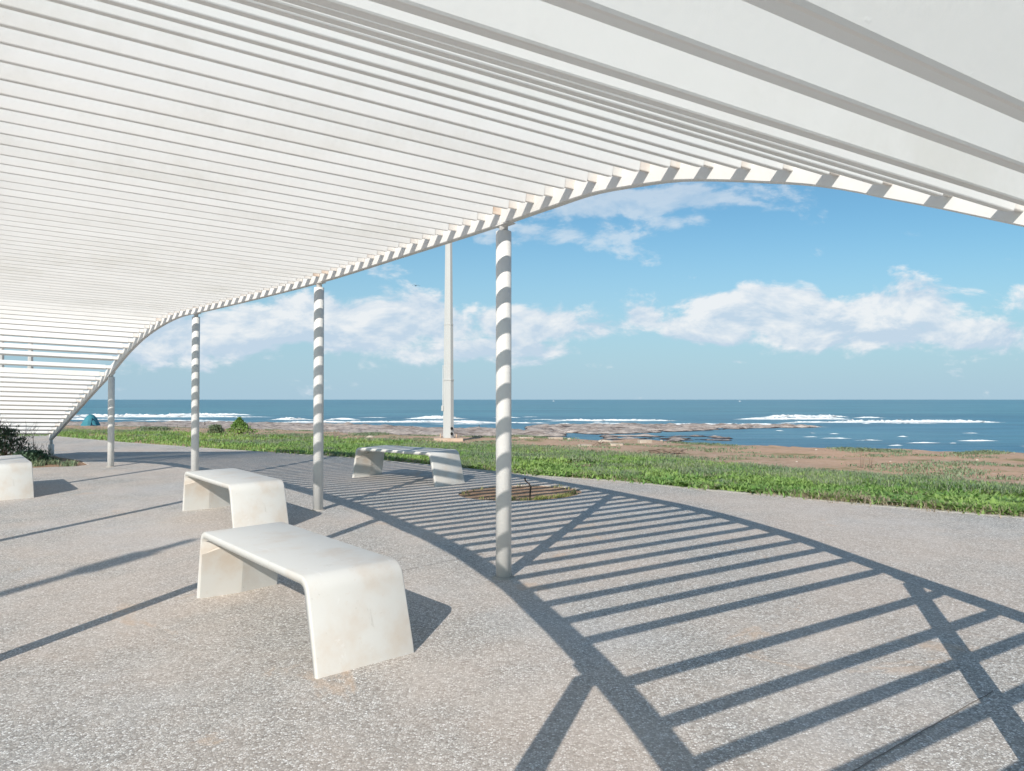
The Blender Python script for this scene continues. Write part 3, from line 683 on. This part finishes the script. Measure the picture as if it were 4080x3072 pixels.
for k, s in enumerate([(2096, 1753, 56, 6, 'block', 'flat pale slab lying right beside the tallest striped column'), (2213, 1753, 56, 10, 'block', 'pale slab at the soil edge, between the column and the boulder'),
    (2412, 1760, 56, 12, 'rock', 'rounded pale boulder at the soil edge'), (2457, 1773, 52, 10, 'block', 'pale slab just in front of the rounded boulder'), (2569, 1770, 54, 13, 'block', 'squared pale concrete block at the edge above the dark rocks'),
    (2331, 1781, 56, 12, 'block', 'pale block half hidden by grass beside a dead branch'), (2635, 1762, 16, 9, 'rock', 'small pointed pale rock right of the squared block'), (2696, 1763, 14, 7, 'rock', 'small pale rock at the edge, farthest right of the cluster'),
    (2267, 1753, 13, 9, 'rock', 'small pale rock between the slab and the boulder'), (3250, 1792, 9, 6, 'rock', 'tiny pale stone alone on the bare soil in the middle'), (3545, 1846, 10, 6, 'rock', 'pale stone near the dry stalks on the soil'),
    (3890, 1834, 12, 7, 'rock', 'pale stone on the right part of the soil'), (3893, 1850, 12, 6, 'rock', 'pale stone just below another on the right part of the soil'), (3172, 1850, 10, 6, 'rock', 'pale stone lying at the grass edge'), (2790, 1846, 12, 8, 'rock', 'pale stone inside the grass fringe'),
    (1475, 1752, 26, 12, 'rock', 'pale rock left of the lamp footing in the grass'), (2428, 1810, 18, 10, 'rock', 'pale stone in the dry grass below the boulder')]): stone(*s, k)
def driftwood(px, py, n, w, label, k):
    x, y = land(px, py, -1.36); mb = MB(); random.seed(k)
    for _ in range(n):
        a = random.uniform(-.35, .35); c = Vector((random.uniform(-w*.35, w*.35), random.uniform(-.1, .1), random.uniform(.02, .09))); L = w * random.uniform(.25, .5)
        pts = [c + Vector((t*L*math.cos(a), t*L*math.sin(a)*.5, .03*math.sin(t*5 + a*8) + t*a*.2)) for t in (-1, -.5, 0, .5, 1)]
        mb.tube(pts, [.010, .016, .018, .014, .007], 6)
    o = mb.build('dead_branch', M['dry_wood']); o.location = (x, y, terr_z(x, y)); tag(o, label, 'branches'); return o
driftwood(2636, 1816, 13, .9, 'heap of dry dead branches at the edge of the grass', 3)
driftwood(2397, 1783, 3, .36, 'single dead branch lying beside the pale block', 5)
def stalks(px, py, label):
    x, y = land(px, py, -1.36); mb = MB()
    for _ in range(6):
        a = random.uniform(-.25, .25); b0 = random.uniform(-.12, .12); mb.tube([(b0, 0, 0), (b0 + a*.1, 0, .18), (b0 + a*.4, .02, random.uniform(.25, .42))], [.005, .004, .002], 5)
    o = mb.build('dry_stalk', M['dry_wood']); o.location = (x, y, terr_z(x, y)); tag(o, label, 'plant')
stalks(3450, 1872, 'thin dry upright stalks at the far side of the grass')
def stake(px, py, hp, label, Y):
    x = Q(px) * Y; mb = MB(); h = hp * Y / F; mb.tube([(0, 0, -.5), (h*.05, 0, h*.5), (-h*.04, 0, h*.8), (h*.12, 0, h)], [h*.12, h*.11, h*.08, h*.05], 7); o = mb.build('rock_spike', M['dark_wood']); o.location = (x, Y, CAMZ - (py - HZ)*Y/F); tag(o, label, 'rock')
stake(1909, 1704, 13, 'thin dark upright spike at the waterline between lamp and near column', 160); stake(708, 1703, 9, 'small dark curved spike on the rocks, the middle one of three', 150)
stake(668, 1700, 6, 'small dark curved spike on the rocks, the leftmost of three', 150); stake(741, 1698, 6, 'small dark spike on the rocks, the rightmost of three', 150); stake(817, 1692, 14, 'dark upright spike on the rocks beside the second striped column', 165)

# tent
Y = 92; x = Q(362) * Y; zt = CAMZ - (1696 - HZ) * Y / F
tent = empty('tent', (x, Y, zt), R(8)); mb = MB(); rings = []
for k, s in enumerate(np.linspace(-1, 1, 9)):
    hgt = 1.32 * (1 - abs(s + .05) ** 2.3 * .82); wd = .95 * (1 - .25*abs(s)); rings.append([(s*.85 + .10*math.sin(a), wd*math.cos(a), hgt*math.sin(a)**.7 * (1 + .05*math.sin(3*a + k))) for a in np.linspace(0.001, math.pi-.001, 11)])
mb.loft(rings, False, False, False); mb.add(rings[0], [tuple(range(11))]); mb.add(rings[-1], [tuple(range(11))]); mb.build('tent_body', M['tent_fabric'], tent)
mb = MB(); mb.add([(.35, -.97, .0), (.86, -.72, .0), (.80, -.45, .52), (.44, -.70, .95)], [(0, 1, 2, 3)]); mb.add([(.36, -.96, .0), (.40, -.90, .0), (.48, -.68, .95), (.44, -.72, .96)], [(0, 1, 2, 3)]); mb.build('door_flap', M['tent_dark'], tent)
tag(tent, 'small blue green dome tent on the soil in front of the surf', 'tent')

# boats and gull
def boat(px, py, label, Y):
    x = Q(px) * Y; root = empty('boat', (x, Y, SEA)); mb = MB(); rings = []
    for s in np.linspace(-1, 1, 9):
        b = 1.3 * (1 - max(0, s)**2.2); rings.append([(s*4.2, b*math.cos(a), -.3 + 1.1 + .25*max(0, s)**2 - 1.1*math.sin(a)) for a in np.linspace(0, math.pi, 7)])
    mb.loft(rings, True, True, True); mb.build('hull', M['boat_paint'], root)
    mb = MB(); mb.box((-.6, 0, 1.5), (1.1, .8, .7), .08); mb.build('cabin', M['boat_paint'], root); mb = MB(); mb.tube([(-.2, 0, 2.1), (-.2, 0, 4.6)], .09, 6); mb.build('mast', M['boat_paint'], root)
    tag(root, label, 'boat', 'small boats far out on the sea')
boat(2206, 1602, 'tiny white boat on the horizon just right of the nearest striped column', 2600); boat(2948, 1606, 'tiny white boat on the horizon above the long right breaker', 2300)
Y = 60; gull = empty('gull', (Q(1656) * Y, Y, CAMZ + (HZ - 1137) * Y / F), R(15)); mb = MB()
mb.tube([(-.02, -.2, 0), (0, -.12, .005), (0, 0, .01), (0, .12, .0), (0, .19, 0), (0, .24, -.01)], [.004, .03, .045, .03, .024, .004], 10); mb.build('body', M['gull_feather'], gull)
for s in (-1, 1):
    mb = MB(); rr = []
    for u, z, c in ((0, 0, .07), (.09, .035, .08), (.17, .045, .07), (.24, .025, .045), (.30, -.01, .008)): rr.append([(s*u, -c - .02*u, z), (s*u, c*.2, z + .01), (s*u, c - .25*u, z + .004), (s*u, c*.2, z - .006)])
    mb.loft(rr, True, True, True); mb.build('wing', M['gull_feather'], gull)
tag(gull, 'dark sea bird gliding with spread wings in the blue sky left of the lamp pole', 'bird')

# ------------------------------------------------------------------ sky and light
sc = bpy.context.scene
w = bpy.data.worlds.new('World'); sc.world = w; w.use_nodes = True; t = NT(w.node_tree)
for n in list(t.n): t.n.remove(n)
sky = t.node('ShaderNodeTexSky', sky_type='NISHITA'); sky.sun_disc = False; sky.sun_elevation = EL; sky.sun_rotation = AZ + math.pi
sky.altitude = 0; sky.air_density = 1.0; sky.dust_density = .5; sky.ozone_density = 2.0
tc = t.node('ShaderNodeTexCoord'); sp = t.node('ShaderNodeSeparateXYZ'); t.l.new(tc.outputs['Generated'], sp.inputs[0])
dx, dy, dz = sp.outputs
yy = t.math('MAXIMUM', dy, .05); q = t.math('DIVIDE', dx, yy); v = t.math('DIVIDE', dz, yy)
cb = t.node('ShaderNodeCombineXYZ'); t.put(cb.inputs[0], q); t.put(cb.inputs[1], t.math('MULTIPLY', v, 1.9)); P_ = cb.outputs[0]
blobs = [(3020, 1215, 300, 70, 1.0), (3230, 1290, 480, 85, 1.1), (3560, 1240, 270, 95, 1.1), (3600, 1330, 520, 65, .95), (3900, 1340, 260, 60, .75), (2830, 1310, 190, 60, .75), (2560, 1270, 90, 55, .75),
         (2380, 1310, 160, 60, .85), (2140, 1290, 260, 75, .95), (1500, 1290, 360, 95, 1.2), (1250, 1280, 200, 100, 1.1), (950, 1320, 340, 95, 1.1), (700, 1340, 320, 100, 1.0), (1900, 1390, 380, 50, .8), (2050, 1440, 220, 28, .5), (1160, 1230, 90, 40, .5), (1700, 1320, 260, 60, .85), (1480, 1260, 140, 50, .6),
         (2500, 790, 420, 75, .78), (2250, 830, 200, 60, .65), (2300, 930, 260, 55, .66), (1980, 900, 120, 40, .5), (2750, 880, 190, 45, .62), (2750, 790, 200, 55, .66), (2000, 950, 160, 50, .42), (1500, 1070, 150, 30, .35), (3000, 810, 80, 18, .45), (2880, 930, 40, 40, .3),
         (2930, 1440, 60, 14, .42), (2900, 1465, 60, 12, .42), (2250, 1385, 60, 18, .4), (-1500, 1100, 1500, 260, .7), (5600, 1200, 1100, 200, .8)]
tot = None
for (px, py, rx, ry, st) in blobs:
    a = t.math('MULTIPLY', t.math('SUBTRACT', q, Q(px)), F / rx); b = t.math('MULTIPLY', t.math('SUBTRACT', v, (HZ - py) / F), F / ry)
    d2 = t.math('ADD', t.math('MULTIPLY', a, a), t.math('MULTIPLY', b, b))
    g = t.math('MULTIPLY', t.math('EXPONENT', t.math('MULTIPLY', d2, -.75)), st)
    tot = g if tot is None else t.math('MAXIMUM', tot, g)
n1 = t.noise(P_, 9.0, 7, .60, .25); n2 = t.noise(P_, 34.0, 3, .62)
voff = t.node('ShaderNodeVectorMath', operation='ADD'); t.put(voff.inputs[0], P_); voff.inputs[1].default_value = (-.010, .022, 0)
n1b = t.noise(voff.outputs[0], 9.0, 5, .60, .25)
den = t.math('ADD', tot, t.math('MULTIPLY', t.math('SUBTRACT', n1, .5), 2.3)); den = t.math('ADD', den, t.math('MULTIPLY', t.math('SUBTRACT', n2, .5), .25))
cov = t.mapr(den, .26, .60)
front = t.mapr(dy, .05, .2)
cov = t.math('MULTIPLY', cov, front)
light = t.math('ADD', t.math('MULTIPLY', t.math('SUBTRACT', n1, n1b), 5.5), .50)
base_sh = t.mapr(v, .065, .115, -.30, .10, False); light = t.math('ADD', light, base_sh, clamp=True)
thick = t.mapr(den, .45, 1.1); 
SKYK = .078
ccol = t.mix(light, (6.5, 7.9, 9.4, 1), (10.3, 10.5, 10.7, 1))
wispy = t.mapr(v, .17, .2); opac = t.math('MULTIPLY', cov, t.math('SUBTRACT', .90, t.math('MULTIPLY', wispy, .42)))
skyc = t.mix(1.0, sky.outputs[0], (.80, 1.20, 1.26, 1), 'MULTIPLY')
hz = t.mapr(v, -.02, .27, .94, 0.0); skyc = t.mix(hz, skyc, (4.75, 6.75, 8.35, 1))
final = t.mix(opac, skyc, ccol)
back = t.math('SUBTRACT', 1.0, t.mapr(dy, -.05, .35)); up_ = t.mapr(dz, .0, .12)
nb = t.noise(tc.outputs['Generated'], 2.4, 5, .6); fill_cloud = t.math('MULTIPLY', t.math('MULTIPLY', t.mapr(nb, .36, .56), t.math('MULTIPLY', back, up_)), .20)  # bright cloud added to the unseen sky behind the camera to lift shadow fill
final = t.mix(fill_cloud, final, (13.0, 14.0, 15.5, 1))
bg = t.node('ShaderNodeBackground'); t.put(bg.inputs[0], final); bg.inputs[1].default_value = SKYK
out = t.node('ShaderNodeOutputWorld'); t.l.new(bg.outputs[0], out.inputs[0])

sd = bpy.data.lights.new('Sun', 'SUN'); sd.energy = 4.5; sd.angle = R(.32); sd.color = (1.0, .94, .86)
so = bpy.data.objects.new('Sun', sd); col.objects.link(so); so.location = (-5, -15, 12)
L = Vector((math.cos(EL)*math.sin(AZ), math.cos(EL)*math.cos(AZ), -math.sin(EL))); so.rotation_euler = L.to_track_quat('-Z', 'Y').to_euler()

cd = bpy.data.cameras.new('Camera'); cam = bpy.data.objects.new('Camera', cd); col.objects.link(cam); sc.camera = cam
cd.sensor_width = 36; cd.lens = F / 4080 * 36; cd.clip_start = .03; cd.clip_end = 60000
cam.location = (0, 0, CAMZ); cam.rotation_euler = (math.pi/2 + PITCH, 0, 0)
sc.view_settings.view_transform = 'Standard'; sc.view_settings.look = 'None'; sc.view_settings.gamma = 1; sc.view_settings.exposure = 0.14
sc.cycles.max_bounces = 6; sc.cycles.diffuse_bounces = 4; w.cycles.sampling_method = 'MANUAL'; w.cycles.sample_map_resolution = 256; sc.cycles.adaptive_threshold = .02
